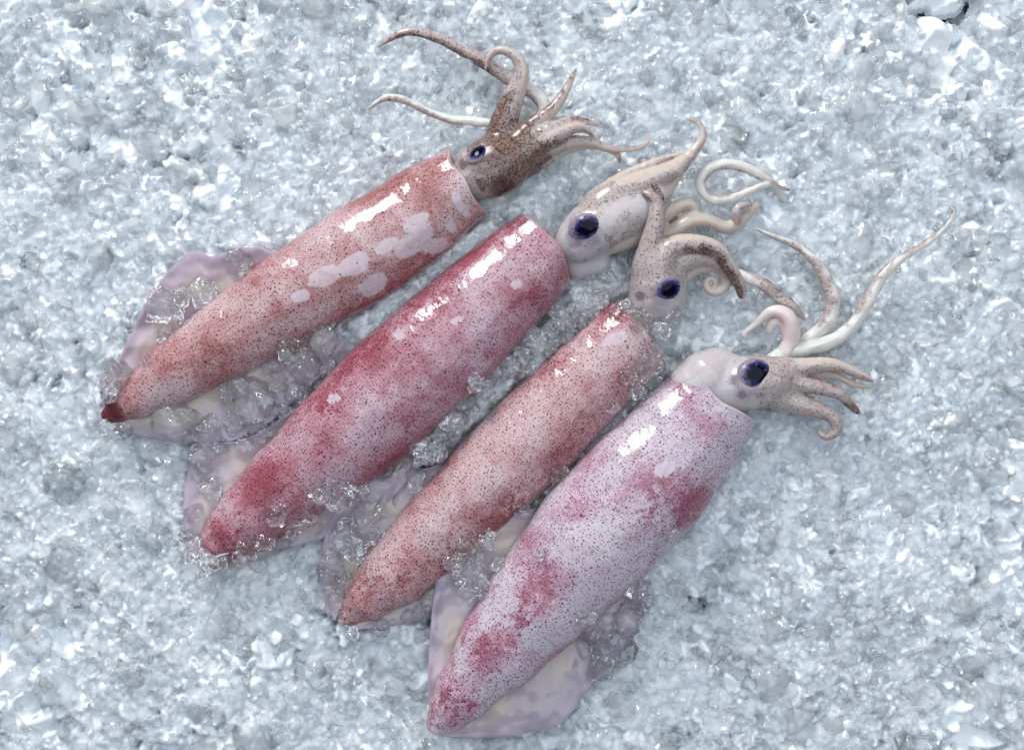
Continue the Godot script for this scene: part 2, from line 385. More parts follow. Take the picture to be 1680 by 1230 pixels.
var over := PackedFloat32Array()
func _press(a: Vector3, b: Vector3, ra: float, rb: float, sink: float, rise := 1.0) -> void:
	# the grains give way under what lies on them
	var x0 := minf(a.x - ra, b.x - rb); var x1 := maxf(a.x + ra, b.x + rb)
	var z0 := minf(a.z - ra, b.z - rb); var z1 := maxf(a.z + ra, b.z + rb)
	var ab := Vector2(b.x - a.x, b.z - a.z); var l2 := maxf(ab.length_squared(), 1e-12)
	for j in range(maxi(0, int((z0 + BZ) / CELL)), mini(bed_h, int((z1 + BZ) / CELL) + 2)):
		for i in range(maxi(0, int((x0 + BX) / CELL)), mini(bed_w, int((x1 + BX) / CELL) + 2)):
			var p := Vector2(-BX + i * CELL - a.x, -BZ + j * CELL - a.z)
			var t := clampf(p.dot(ab) / l2, 0.0, 1.0)
			var d := (p - ab * t).length(); var r := lerpf(ra, rb, t)
			if d < r:
				var top := lerpf(a.y, b.y, t) - r * sink - 0.35 * sqrt(r * r - d * d)
				var k := j * bed_w + i
				if bed[k] > top: bed[k] = maxf(top, HOLE + 0.001)
				over[k] = maxf(over[k], lerpf(a.y, b.y, t) + rise * sqrt(r * r - d * d))

func _ice_bed() -> void:
	coarse = noise(5, 11.0, 2)
	var pm := PlaneMesh.new(); pm.size = Vector2(1.5, 1.3)
	var tray := part("tray_floor", pm, [M.tray], self); tray.position.y = -0.024
	tag(tray, "grey green tray floor glimpsed through gaps in the ice", "tray", "", "structure")
	bed_w = int(2.0 * BX / CELL); bed_h = int(2.0 * BZ / CELL)
	bed.resize(bed_w * bed_h); bed.fill(HOLE); bed_tone.resize(bed_w * bed_h); over.resize(bed_w * bed_h); over.fill(-1.0)
	_fill(-BX, -BZ, CELL, bed_w, bed_h, bed, bed_tone, CORE)
	_bank(1.0)
	_press_all()
	bed = _melt(bed)
	_sheet("crushed_ice", -BX, -BZ, CELL, bed_w, bed_h, bed, bed_tone, Rect2(), M.bed)
	bed.fill(HOLE - 0.002)
	_fill(-BX, -BZ, CELL, bed_w, bed_h, bed, bed_tone, GLAZE)
	_bank(0.0)
	_press_all()
	bed = _melt(bed)
	_sheet("melting_ice", -BX, -BZ, CELL, bed_w, bed_h, bed, bed_tone, Rect2(), M.glaze)
	var cell := 0.0022; var w := int(1.1 / cell); var h := int(0.92 / cell)
	var field := PackedFloat32Array(); field.resize(w * h); field.fill(HOLE)
	var tones := PackedFloat32Array(); tones.resize(w * h)
	_fill(-0.55, -0.46, cell, w, h, field, tones, CORE.slice(0, 3))
	_sheet("crushed_ice_border", -0.55, -0.46, cell, w, h, field, tones, Rect2(-BX + 0.003, -BZ + 0.003, 2.0 * BX - 0.008, 2.0 * BZ - 0.008), M.bed)
	field.fill(HOLE - 0.002)
	_fill(-0.55, -0.46, cell, w, h, field, tones, GLAZE.slice(0, 3))
	_sheet("melting_ice_border", -0.55, -0.46, cell, w, h, field, tones, Rect2(-BX + 0.003, -BZ + 0.003, 2.0 * BX - 0.008, 2.0 * BZ - 0.008), M.glaze)

const CORE := [[0.0095, 0.006, 0.013, -16.0, -10.0, 0.8], [0.0062, 0.0035, 0.008, -11.0, -6.0, 0.8], [0.011, 0.005, 0.012, -11.5, -8.0, 0.62], [0.0045, 0.0018, 0.0042, -8.0, -4.6, 0.85], [0.0048, 0.0010, 0.0022, -5.6, -2.6, 0.9]]
const GLAZE := [[0.0068, 0.004, 0.009, -10.0, -5.5, 0.75], [0.012, 0.005, 0.011, -7.0, -3.4, 0.6], [0.0052, 0.002, 0.005, -5.0, -1.8, 0.85], [0.0062, 0.001, 0.0026, -3.0, -0.4, 0.9]]

func _press_all() -> void:
	for q in squid:
		var rows: Array = q.rows
		for i in range(0, rows.size() - 1, 3):
			var j: int = mini(i + 3, rows.size() - 1)
			_press(rows[i].c, rows[j].c, rows[i].w * 0.97, rows[j].w * 0.97, 0.1, 0.8)
		for f in q.fins:
			for e in range(1, f.edge.size()):
				var t0: float = lerpf(f.root[0], f.root[1], float(e - 1) / (f.edge.size() - 1))
				var c: Vector3 = rows[int(t0 * 150)].c
				var p := P(f.edge[e][0], f.edge[e][1], f.edge[e][2] * MM)
				_press(Vector3(c.x, p.y - 0.002, c.z), p - Vector3(0, 0.002, 0), 0.009, 0.004, 0.0, 0.3)
		for k in q.head.size() - 1:
			var h: Array = q.head[k]; var g: Array = q.head[k + 1]
			_press(P(h[0], h[1], h[3] * MM), P(g[0], g[1], g[3] * MM), h[2] * 0.5 * S, g[2] * 0.5 * S, 0.0)
		for list in [q.arms, q.tentacles]:
			for arm in list:
				for k in arm.p.size() - 1:
					var h: Array = arm.p[k]; var g: Array = arm.p[k + 1]
					_press(P(h[0], h[1], h[3] * MM), P(g[0], g[1], g[3] * MM), h[2] * 0.5 * S, g[2] * 0.5 * S, 0.1)

func _melt(f: PackedFloat32Array) -> PackedFloat32Array:      # half melted: round off the arrises
	var soft := f.duplicate()
	for j in range(1, bed_h - 1):
		for i in range(1, bed_w - 1):
			var k := j * bed_w + i
			soft[k] = f[k] * 0.4 + (f[k - 1] + f[k + 1] + f[k - bed_w] + f[k + bed_w]) * 0.15
	return soft

func at_bed(f: PackedFloat32Array, x: float, z: float) -> float:
	var i := clampi(int((x + BX) / CELL), 0, bed_w - 1); var j := clampi(int((z + BZ) / CELL), 0, bed_h - 1)
	return f[j * bed_w + i]

# ------------------------------------------------------------------ meshes
func commit(vs: PackedVector3Array, surfaces: Array, cs: PackedColorArray, uvs: PackedVector2Array) -> ArrayMesh:
	# surfaces: index lists; all turned so that the front faces outwards; smooth normals shared by all surfaces
	var volume := 0.0
	for ix in surfaces:
		for k in range(0, ix.size(), 3): volume += vs[ix[k]].dot(vs[ix[k + 1]].cross(vs[ix[k + 2]]))
	var ns := PackedVector3Array(); ns.resize(vs.size())
	for n in surfaces.size():
		var ix: PackedInt32Array = surfaces[n]
		if volume > 0.0:
			for k in range(0, ix.size(), 3):
				var swap := ix[k + 1]; ix[k + 1] = ix[k + 2]; ix[k + 2] = swap
			surfaces[n] = ix
		for k in range(0, ix.size(), 3):
			var nn := (vs[ix[k + 2]] - vs[ix[k]]).cross(vs[ix[k + 1]] - vs[ix[k]])
			ns[ix[k]] += nn; ns[ix[k + 1]] += nn; ns[ix[k + 2]] += nn
	for k in ns.size(): ns[k] = ns[k].normalized()
	var m := ArrayMesh.new()
	for ix in surfaces:
		if ix.is_empty(): continue
		var a := []; a.resize(Mesh.ARRAY_MAX)
		var place := {}; var v2 := PackedVector3Array(); var n2 := PackedVector3Array(); var c2 := PackedColorArray(); var u2 := PackedVector2Array(); var i2 := PackedInt32Array()
		for k in ix:
			if not place.has(k):
				place[k] = v2.size(); v2.append(vs[k]); n2.append(ns[k])
				if cs.size(): c2.append(cs[k])
				if uvs.size(): u2.append(uvs[k])
			i2.append(place[k])
		a[Mesh.ARRAY_VERTEX] = v2; a[Mesh.ARRAY_NORMAL] = n2; a[Mesh.ARRAY_INDEX] = i2
		if cs.size(): a[Mesh.ARRAY_COLOR] = c2
		if uvs.size(): a[Mesh.ARRAY_TEX_UV] = u2
		m.add_surface_from_arrays(Mesh.PRIMITIVE_TRIANGLES, a)
	return m

func grid_index(w: int, h: int) -> PackedInt32Array:
	var ix := PackedInt32Array()
	for j in h - 1:
		for i in w - 1:
			var k := j * w + i
			ix.append_array([k, k + 1, k + w, k + 1, k + w + 1, k + w])
	return ix

# ------------------------------------------------------------------ one squid
const RING := 73
func _build_squid(q: Dictionary) -> void:
	var root := Node3D.new(); root.name = numbered("squid"); add_child(root)
	var rows: Array = q.rows
	root.position = Vector3(rows[75].c.x, 0.0, rows[75].c.z)
	tag(root, q.label, "squid", "whole squid laid side by side on ice")
	var o := root.position
	var mantle := part("mantle", _mantle(q, o), [_mantle_skin(q), M.skin_pale], root)
	for f in q.fins: part("fin", _fin(q, f, o), [M.fin], mantle)
	var hm := _head(q, o)
	var head := part("head", hm[0], hm[1], root)
	for e in q.eyes: part("eye", _eye(q, e, o), [M.eye], head)
	for t in q.tentacles:
		var tm := _tentacle(t, o, q.seed)
		part("tentacle", tm[0], tm[1], root)

func _mantle(q: Dictionary, o: Vector3) -> ArrayMesh:
	var vs := PackedVector3Array(); var uvs := PackedVector2Array(); var cs := PackedColorArray()
	var rows: Array = q.rows
	var wob := noise(q.seed * 13, 28.0, 3)
	var n := 0
	var list: Array = []
	list.append([rows[0], -0.55, 0.02]); list.append([rows[0], -0.5, 0.45]); list.append([rows[0], -0.3, 0.8])
	for r in rows: list.append([r, 0.0, 1.0])
	list.append([rows[-1], 0.02, 0.965]); list.append([rows[-1], 0.0, 0.93])
	var outer := list.size()
	for k in 8: list.append([rows[rows.size() - 1 - k * 2], -0.03, 0.90 - 0.01 * k])
	for e in list:
		var r: Dictionary = e[0]
		for i in RING:
			var th := -PI + TAU * i / (RING - 1)
			var sn := sin(th); var c := cos(th)
			var hh: float = r.h * (1.0 if c > 0.0 else 0.8)
			var p: Vector3 = r.c + r.n * (r.w * sn * e[2]) + Vector3.UP * (hh * c * e[2]) + r.d * (r.w * e[1])
			var ease := smoothstep(0.84, 1.0, r.t)
			p += r.d * (table(q.rim, sn) * S * ease)
			var out: Vector3 = (r.n * sn + Vector3.UP * c)
			var amp := 0.6 * MM * smoothstep(0.0, 0.15, r.t)
			if i == RING - 1: p = vs[vs.size() - RING + 1]
			else: p += out * (wob.get_noise_3dv(p) * amp) - o
			vs.append(p)
			uvs.append(Vector2(float(i) / (RING - 1), r.t)); cs.append(lin(226, 212, 214))
		n += 1
	var skin := grid_index(RING, outer)
	var inner := PackedInt32Array()
	for j in range(outer - 1, n - 1):
		for i in RING - 1:
			var k := j * RING + i
			inner.append_array([k, k + 1, k + RING, k + 1, k + RING + 1, k + RING])
	return commit(vs, [skin, inner], cs, uvs)

func _plan(v: Vector3) -> Vector2:                           # metres -> plan units
	var k := S * (EYE - v.y) / EYE
	return Vector2(v.x / k + 840.0, v.z / k + 615.0)

func _mantle_skin(q: Dictionary) -> StandardMaterial3D:
	var sk: Dictionary = SKIN[q.seed]
	var rows: Array = q.rows
	var w := 256; var h := 256
	var im := Image.create(w, h, false, Image.FORMAT_RGB8)
	var big := noise(q.seed * 7 + 1, 26.0, 4); var mid := noise(q.seed * 7 + 2, 90.0, 3); var streak := noise(q.seed * 7 + 3, 300.0, 2)
	var pale: Color = sk.pale; var pink: Color = sk.pink; var red: Color = sk.red
	var redness := PackedFloat32Array(); redness.resize(w * h)
	var bare := PackedFloat32Array(); bare.resize(w * h)
	for j in h:
		var r: Dictionary = rows[mini(150, int(float(j) / (h - 1) * 150.0))]
		for i in w:
			var th := -PI + TAU * (i + 0.5) / w
			var p3: Vector3 = r.c + r.n * (r.w * sin(th)) + Vector3.UP * (r.h * cos(th))
			var pl := _plan(p3)
			var v: float = 0.32 + 0.9 * big.get_noise_3dv(p3) + 0.35 * mid.get_noise_3dv(p3) + sk.red_bias
			var dense: float = (sk.flank * 0.8 if sin(th) < -0.62 + 0.3 * mid.get_noise_3dv(p3) else 0.0) + (sk.crown * 0.8 if sin(th) > 0.66 + 0.3 * mid.get_noise_3dv(p3) else 0.0)   # more chromatophores on both flanks; lower right ones partly shade put into the spots
			for b in sk.reds:
				var d := Vector2(pl.x - b[0], pl.y - b[1]).rotated(deg_to_rad(-b[4])) / Vector2(b[2], b[3])
				v += b[5] * smoothstep(1.3, 0.3, d.length() + 1.1 * mid.get_noise_3dv(p3) + 0.5 * streak.get_noise_3dv(p3))
			var nude := 0.0
			for b in sk.bare:
				var d := Vector2(pl.x - b[0], pl.y - b[1]).rotated(deg_to_rad(-b[4])) / Vector2(b[2], b[3])
				nude = maxf(nude, smoothstep(1.08, 0.92, d.length() + 0.22 * mid.get_noise_3dv(p3)))
			if cos(th) < -0.3: v *= 0.3
			v = clampf(v, 0.0, 1.4)
			var c := pale.lerp(pink, smoothstep(0.08, 0.85, v)).lerp(red, smoothstep(0.6, 1.25, v) * 0.6)
			c = c.lerp(pale.lerp(Color(0.80, 0.76, 0.80), 0.6), nude * 0.85)
			if q.seed == 1: c = c.lerp(Color8(78, 26, 34), smoothstep(0.05, 0.02, r.t + 0.02 * mid.get_noise_3dv(p3)) * 0.85)
			c = c * (1.0 + 0.05 * streak.get_noise_3dv(p3))
			im.set_pixel(i, j, c)
			redness[j * w + i] = (v + dense) * (1.0 - nude); bare[j * w + i] = nude
	im.resize(1024, 2048, Image.INTERPOLATE_CUBIC)
	var r2 := RandomNumberGenerator.new(); r2.seed = q.seed * 101
	var length_mm: float = (rows[-1].c - rows[0].c).length() * 1000.0
	var ry := 2048.0 / length_mm
	for set_ in [[0.95, 0.16, 0.38, 0], [1.6, 0.20, 0.43, 1]]:
		var step: float = set_[0]
		for a in int(length_mm / step):
			var t := (a + 0.5) * step / length_mm
			var r: Dictionary = rows[int(t * 150.0)]
			var around: float = TAU * r.w * 0.9 * 1000.0
			var rx := 1024.0 / around
			for b in int(around / step):
				var u := (b + 0.5 * (a % 2) + r2.randf_range(-0.36, 0.36)) * step / around; var v := t + r2.randf_range(-0.36, 0.36) * step / length_mm
				if u < 0.2 or u > 0.8: continue
				var k := clampi(int(v * h), 0, h - 1) * w + clampi(int(u * w), 0, w - 1)
				var rd := redness[k]
				if bare[k] > 0.3 and r2.randf() < 0.93: continue
				var rad := lerpf(set_[1], set_[2], pow(r2.randf(), 1.8))
				if set_[3] == 0:
					if r2.randf() > 0.25 + rd * 0.75: continue
					rad *= 1.0 + 0.5 * clampf(rd - 0.5, 0.0, 0.8)
					_stamp(im, Vector2(u * 1024.0, v * 2048.0), rad * rx, rad * ry, sk.fleck.lerp(red, r2.randf() * 0.6), r2.randf_range(0.3, 0.7), false)
				else:
					var crowd := big.get_noise_2d(u * 9.0, v * 14.0) + 0.6 * streak.get_noise_2d(u * 2.0, v * 3.0)
					if r2.randf() > sk.dots - 0.15 + crowd * 0.9 + 0.3 * rd: continue
					rad *= r2.randf_range(0.65, 1.1)
					_stamp(im, Vector2(u * 1024.0, v * 2048.0), rad * rx, rad * ry, Color(0.15, 0.07, 0.08).lerp(sk.fleck, r2.randf() * 0.35), r2.randf_range(0.78, 1.0), false)
	var m := StandardMaterial3D.new()
	m.albedo_texture = ImageTexture.create_from_image(im)
	m.texture_repeat = false
	m.heightmap_enabled = true; m.heightmap_texture = M.wet; m.heightmap_scale = 0.042
	m.roughness = 0.11
	m.subsurf_scatter_enabled = true; m.subsurf_scatter_strength = 0.12
	return m

# pigment of each skin, lower right flank reds partly painted shade: red and bare patches are rows of [x, y, radius, radius, turn, strength]
var SKIN := {
	1: {"pale": Color8(198, 173, 177), "pink": Color8(180, 138, 140), "red": Color8(138, 72, 72), "fleck": Color8(116, 50, 48), "red_bias": 0.05, "flank": 0.75, "crown": 0.25, "dots": 0.8,
		"reds": [[176, 680, 26, 22, 0, 1.2], [690, 430, 120, 20, -36, 0.45], [560, 528, 90, 18, -30, 0.5], [610, 312, 120, 16, -29, 0.3], [430, 520, 90, 26, -33, 0.3], [300, 590, 60, 24, -33, 0.25], [700, 310, 50, 40, -30, 0.3]],
		"bare": [[757, 336, 24, 8, 52, 1], [682, 366, 24, 12, -33, 1], [698, 376, 12, 10, 0, 1], [678, 400, 34, 17, -30, 1], [712, 404, 26, 13, -12, 1], [612, 468, 24, 15, -40, 1], [580, 434, 30, 17, -30, 1], [532, 454, 32, 15, -24, 1], [491, 487, 16, 10, -16, 1], [604, 474, 18, 12, 0, 1], [740, 374, 10, 8, 0, 1], [632, 404, 22, 10, -33, 1]]},
	2: {"pale": Color8(191, 163, 174), "pink": Color8(174, 122, 135), "red": Color8(134, 56, 70), "fleck": Color8(110, 38, 50), "red_bias": 0.08, "flank": 0.55, "crown": 0.75, "dots": 0.95,
		"reds": [[350, 890, 40, 40, 0, 0.7], [540, 622, 110, 26, -45, 0.55], [760, 432, 140, 24, -40, 0.6], [640, 770, 90, 24, -38, 0.35], [870, 560, 90, 18, -48, 0.35], [430, 800, 60, 50, -40, 0.3], [700, 520, 60, 20, -42, 0.25], [880, 400, 40, 30, 0, 0.35], [600, 610, 80, 24, -42, 0.2], [500, 820, 50, 30, -30, 0.3]],
		"bare": [[748, 527, 14, 7, -28, 1], [655, 549, 9, 9, 0, 1], [843, 470, 10, 8, 0, 1], [546, 655, 10, 8, 0, 1]]},
	3: {"pale": Color8(197, 170, 174), "pink": Color8(180, 134, 139), "red": Color8(134, 64, 68), "fleck": Color8(108, 42, 45), "red_bias": 0.0, "flank": 0.75, "crown": 0.4, "dots": 1.0,
		"reds": [[600, 990, 60, 40, -40, 0.6], [920, 765, 120, 20, -48, 0.5], [790, 880, 80, 20, -45, 0.4], [830, 655, 120, 16, -43, 0.35], [680, 930, 60, 40, -45, 0.35], [1000, 530, 40, 50, 0, 0.35], [790, 860, 60, 40, -45, 0.35], [920, 600, 60, 14, -42, 0.35]],
		"bare": [[1005, 560, 20, 9, -20, 1]]},
	4: {"pale": Color8(198, 186, 198), "pink": Color8(182, 146, 164), "red": Color8(142, 72, 90), "fleck": Color8(118, 46, 64), "red_bias": -0.16, "flank": 0.5, "crown": 0.3, "dots": 0.9,
		"reds": [[800, 1080, 110, 34, -52, 0.7], [1150, 820, 110, 18, -52, 0.4], [760, 1030, 90, 16, -62, 0.3], [870, 970, 60, 44, -50, 0.55], [730, 1180, 34, 28, 0, 0.5], [1058, 775, 34, 60, 30, 0.45], [1110, 830, 60, 50, -50, 0.5], [1175, 700, 50, 26, 30, 0.35], [960, 850, 40, 30, 0, 0.25], [1040, 880, 60, 40, -40, 0.35], [780, 1000, 60, 26, -60, 0.35], [930, 800, 40, 20, -50, 0.2]],
		"bare": [[1090, 770, 12, 18, 60, 1]]}}

# ------------------------------------------------------------------ fins
func _fin(q: Dictionary, f: Dictionary, o: Vector3) -> ArrayMesh:
	var nu := 60; var nw := 26
	var edge := catmull(f.edge, 10)
	var rows: Array = q.rows
	var wav := noise(q.seed * 3 + int(f.side) + 40, 45.0, 3); var mott := noise(q.seed * 5 + 90, 60.0, 4)
	var vs := PackedVector3Array(); var cs := PackedColorArray()
	var lilac := lin(200, 180, 190); var beige := lin(206, 190, 180) if not f.has("warm") else lin(206, 156, 122); var violet := lin(168, 156, 178)
	for face in 2:
		for j in nu + 1:
			var u := float(j) / nu
			var t: float = lerpf(f.root[0], f.root[1], u)
			var r: Dictionary = rows[clampi(int(t * 150.0), 0, 150)]
			var a: Vector3 = r.c + r.n * (f.side * r.w * 0.7) - Vector3.UP * (r.h * 0.25)
			var fe: float = u * (edge.size() - 1); var e0: Array = edge[int(fe)]; var e1: Array = edge[mini(int(fe) + 1, edge.size() - 1)]
			var ft := fe - int(fe)
			var b := P(lerpf(e0[0], e1[0], ft), lerpf(e0[1], e1[1], ft), lerpf(e0[2], e1[2], ft) * MM)
			for i in nw + 1:
				var w := float(i) / nw
				var p := a.lerp(b, w)
				p.y += wav.get_noise_2d(p.x, p.z) * 2.4 * MM * smoothstep(0.0, 0.5, w)
				var thick := lerpf(1.6, 0.55, pow(w, 0.6)) * MM * sqrt(maxf(1.0 - pow(w, 14.0), 0.0)) * (1.0 + 0.5 * smoothstep(0.75, 0.95, w))
				p.y += thick if face == 0 else -thick
				vs.append(p - o)
				var m := mott.get_noise_3dv(p)
				cs.append(lilac.lerp(beige, smoothstep(-0.25, 0.35, m + 0.2 - 0.5 * w)).lerp(violet, smoothstep(0.55, 1.0, w + m * 0.5) * 0.8))
	var half := (nu + 1) * (nw + 1)
	var ix := grid_index(nw + 1, nu + 1)
	var under := ix.duplicate()
	for k in range(0, under.size(), 3):
		var x := under[k + 1]; under[k + 1] = under[k + 2] + half; under[k + 2] = x + half; under[k] += half
	ix.append_array(under)
	return commit(vs, [ix], cs, PackedVector2Array())

# ------------------------------------------------------------------ eyes
func _eye(q: Dictionary, e: Array, o: Vector3) -> ArrayMesh:
	var y := -1.0
	for v in q.skull:
		if (_plan(v) - Vector2(e[0], e[1])).length() < 4.0: y = maxf(y, v.y)
	var up := Vector3(e[6][0], e[6][1], e[6][2]).normalized()
	var ax := Vector3.RIGHT.rotated(Vector3.UP, deg_to_rad(e[5])); ax = (ax - up * ax.dot(up)).normalized(); var az := up.cross(ax)
	var c: Vector3 = P(e[0], e[1], y) - up * (e[4] * 0.46 * S)
	var vs := PackedVector3Array(); var cs := PackedColorArray()
	var n := 33; var m := 22
	var spk := noise(q.seed * 9, 1.4, 3)
	var ink := lin(10, 11, 26); var navy := lin(30, 36, 86); var plum := lin(78, 74, 116); var rust := lin(150, 104, 104); var mist := lin(142, 132, 144)
	for j in m + 1:
		var ph := PI * j / m
		for i in n:
			var th := TAU * i / (n - 1)
			var x := cos(th) * sin(ph); var z := sin(th) * sin(ph)
			vs.append(c + (ax * x * e[2] + az * z * e[3] + up * cos(ph) * e[4] * 0.66) * S - o)
			var g := Vector2(x - 0.12, z + 0.1).length() + 0.22 * spk.get_noise_2d(x * 3.0, z * 3.0)
			var col := ink.lerp(navy, smoothstep(0.50, 0.62, g)).lerp(plum, smoothstep(0.62, 0.76, g))
			col = col.lerp(rust, smoothstep(0.1, 0.45, spk.get_noise_2d(x * 2.0 + 7.0, z * 2.0)) * smoothstep(0.62, 0.75, g) * 0.7)
			cs.append(col.lerp(mist, smoothstep(0.76, 0.94, g)))
	return commit(vs, [grid_index(n, m + 1)], cs, PackedVector2Array())

# ------------------------------------------------------------------ skin tones shared by heads, arms and tentacles
func _tint(score: float, look: String, m: float) -> Color:
	var pale := lin(196, 184, 174)
	if look == "head": pale = lin(192, 185, 188)
	elif look == "grey": pale = lin(178, 170, 174)
	elif look == "pink": pale = lin(222, 206, 204)
	elif look == "white": pale = lin(220, 218, 214)
	var skin := lin(180, 168, 166); var dark := lin(136, 114, 106)
	var c := pale.lerp(skin, smoothstep(0.25, 0.45, score)).lerp(dark, smoothstep(0.6, 0.9, score))
	return c * (1.0 + 0.10 * m)

func _sort(ix: PackedInt32Array, score: PackedFloat32Array) -> Array:
	var out := [PackedInt32Array(), PackedInt32Array(), PackedInt32Array()]
	for k in range(0, ix.size(), 3):
		var s := (score[ix[k]] + score[ix[k + 1]] + score[ix[k + 2]]) / 3.0
		out[0 if s < 0.33 else 1 if s < 0.72 else 2].append_array([ix[k], ix[k + 1], ix[k + 2]])
	return out

func _skins(lists: Array) -> Array:
	var out := []
	var all := [M.skin_pale, M.skin_sparse, M.skin_dense]
	for k in 3:
		if not lists[k].is_empty(): out.append(all[k])
	return out

func _tentacle(t: Dictionary, o: Vector3, seed_: int) -> Array:
	var c := catmull(t.p, 8)
	var n := 17
	var mott := noise(seed_ + 60, 120.0, 3)
	var vs := PackedVector3Array(); var cs := PackedColorArray(); var score := PackedFloat32Array()
	for k in c.size():
		var p := P(c[k][0], c[k][1], c[k][3] * MM)
		var a: Array = c[maxi(k - 1, 0)]; var b: Array = c[mini(k + 1, c.size() - 1)]
		var d := (P(b[0], b[1], b[3] * MM) - P(a[0], a[1], a[3] * MM)).normalized()
		var side := d.cross(Vector3.UP).normalized(); var up := side.cross(d)
		var r: float = c[k][2] * 0.5 * S * (0.02 if k == 0 or k == c.size() - 1 else 1.0)
		var f := float(k) / (c.size() - 1)
		var tone: float = lerpf(0.1, t.tone + 0.2, smoothstep(0.12, 0.45, f)) + (t.get("tip", 0.0) * smoothstep(0.75, 0.95, f))
		for i in n:
			var th := TAU * i / (n - 1)
			var q := p + (side * sin(th) + up * cos(th) * 0.9) * r
			q += (side * sin(th) + up * cos(th)) * mott.get_noise_3dv(q) * r * 0.22
			if i == n - 1: q = vs[vs.size() - n + 1] + o
			vs.append(q - o)
			var sc := tone + 0.25 * mott.get_noise_3dv(q) - 0.22 * sin(th)
			score.append(sc); cs.append(_tint(sc, "white", mott.get_noise_3dv(q * 3.0)))
	var lists := _sort(grid_index(n, c.size()), score)
	return [commit(vs, lists, cs, PackedVector2Array()), _skins(lists)]

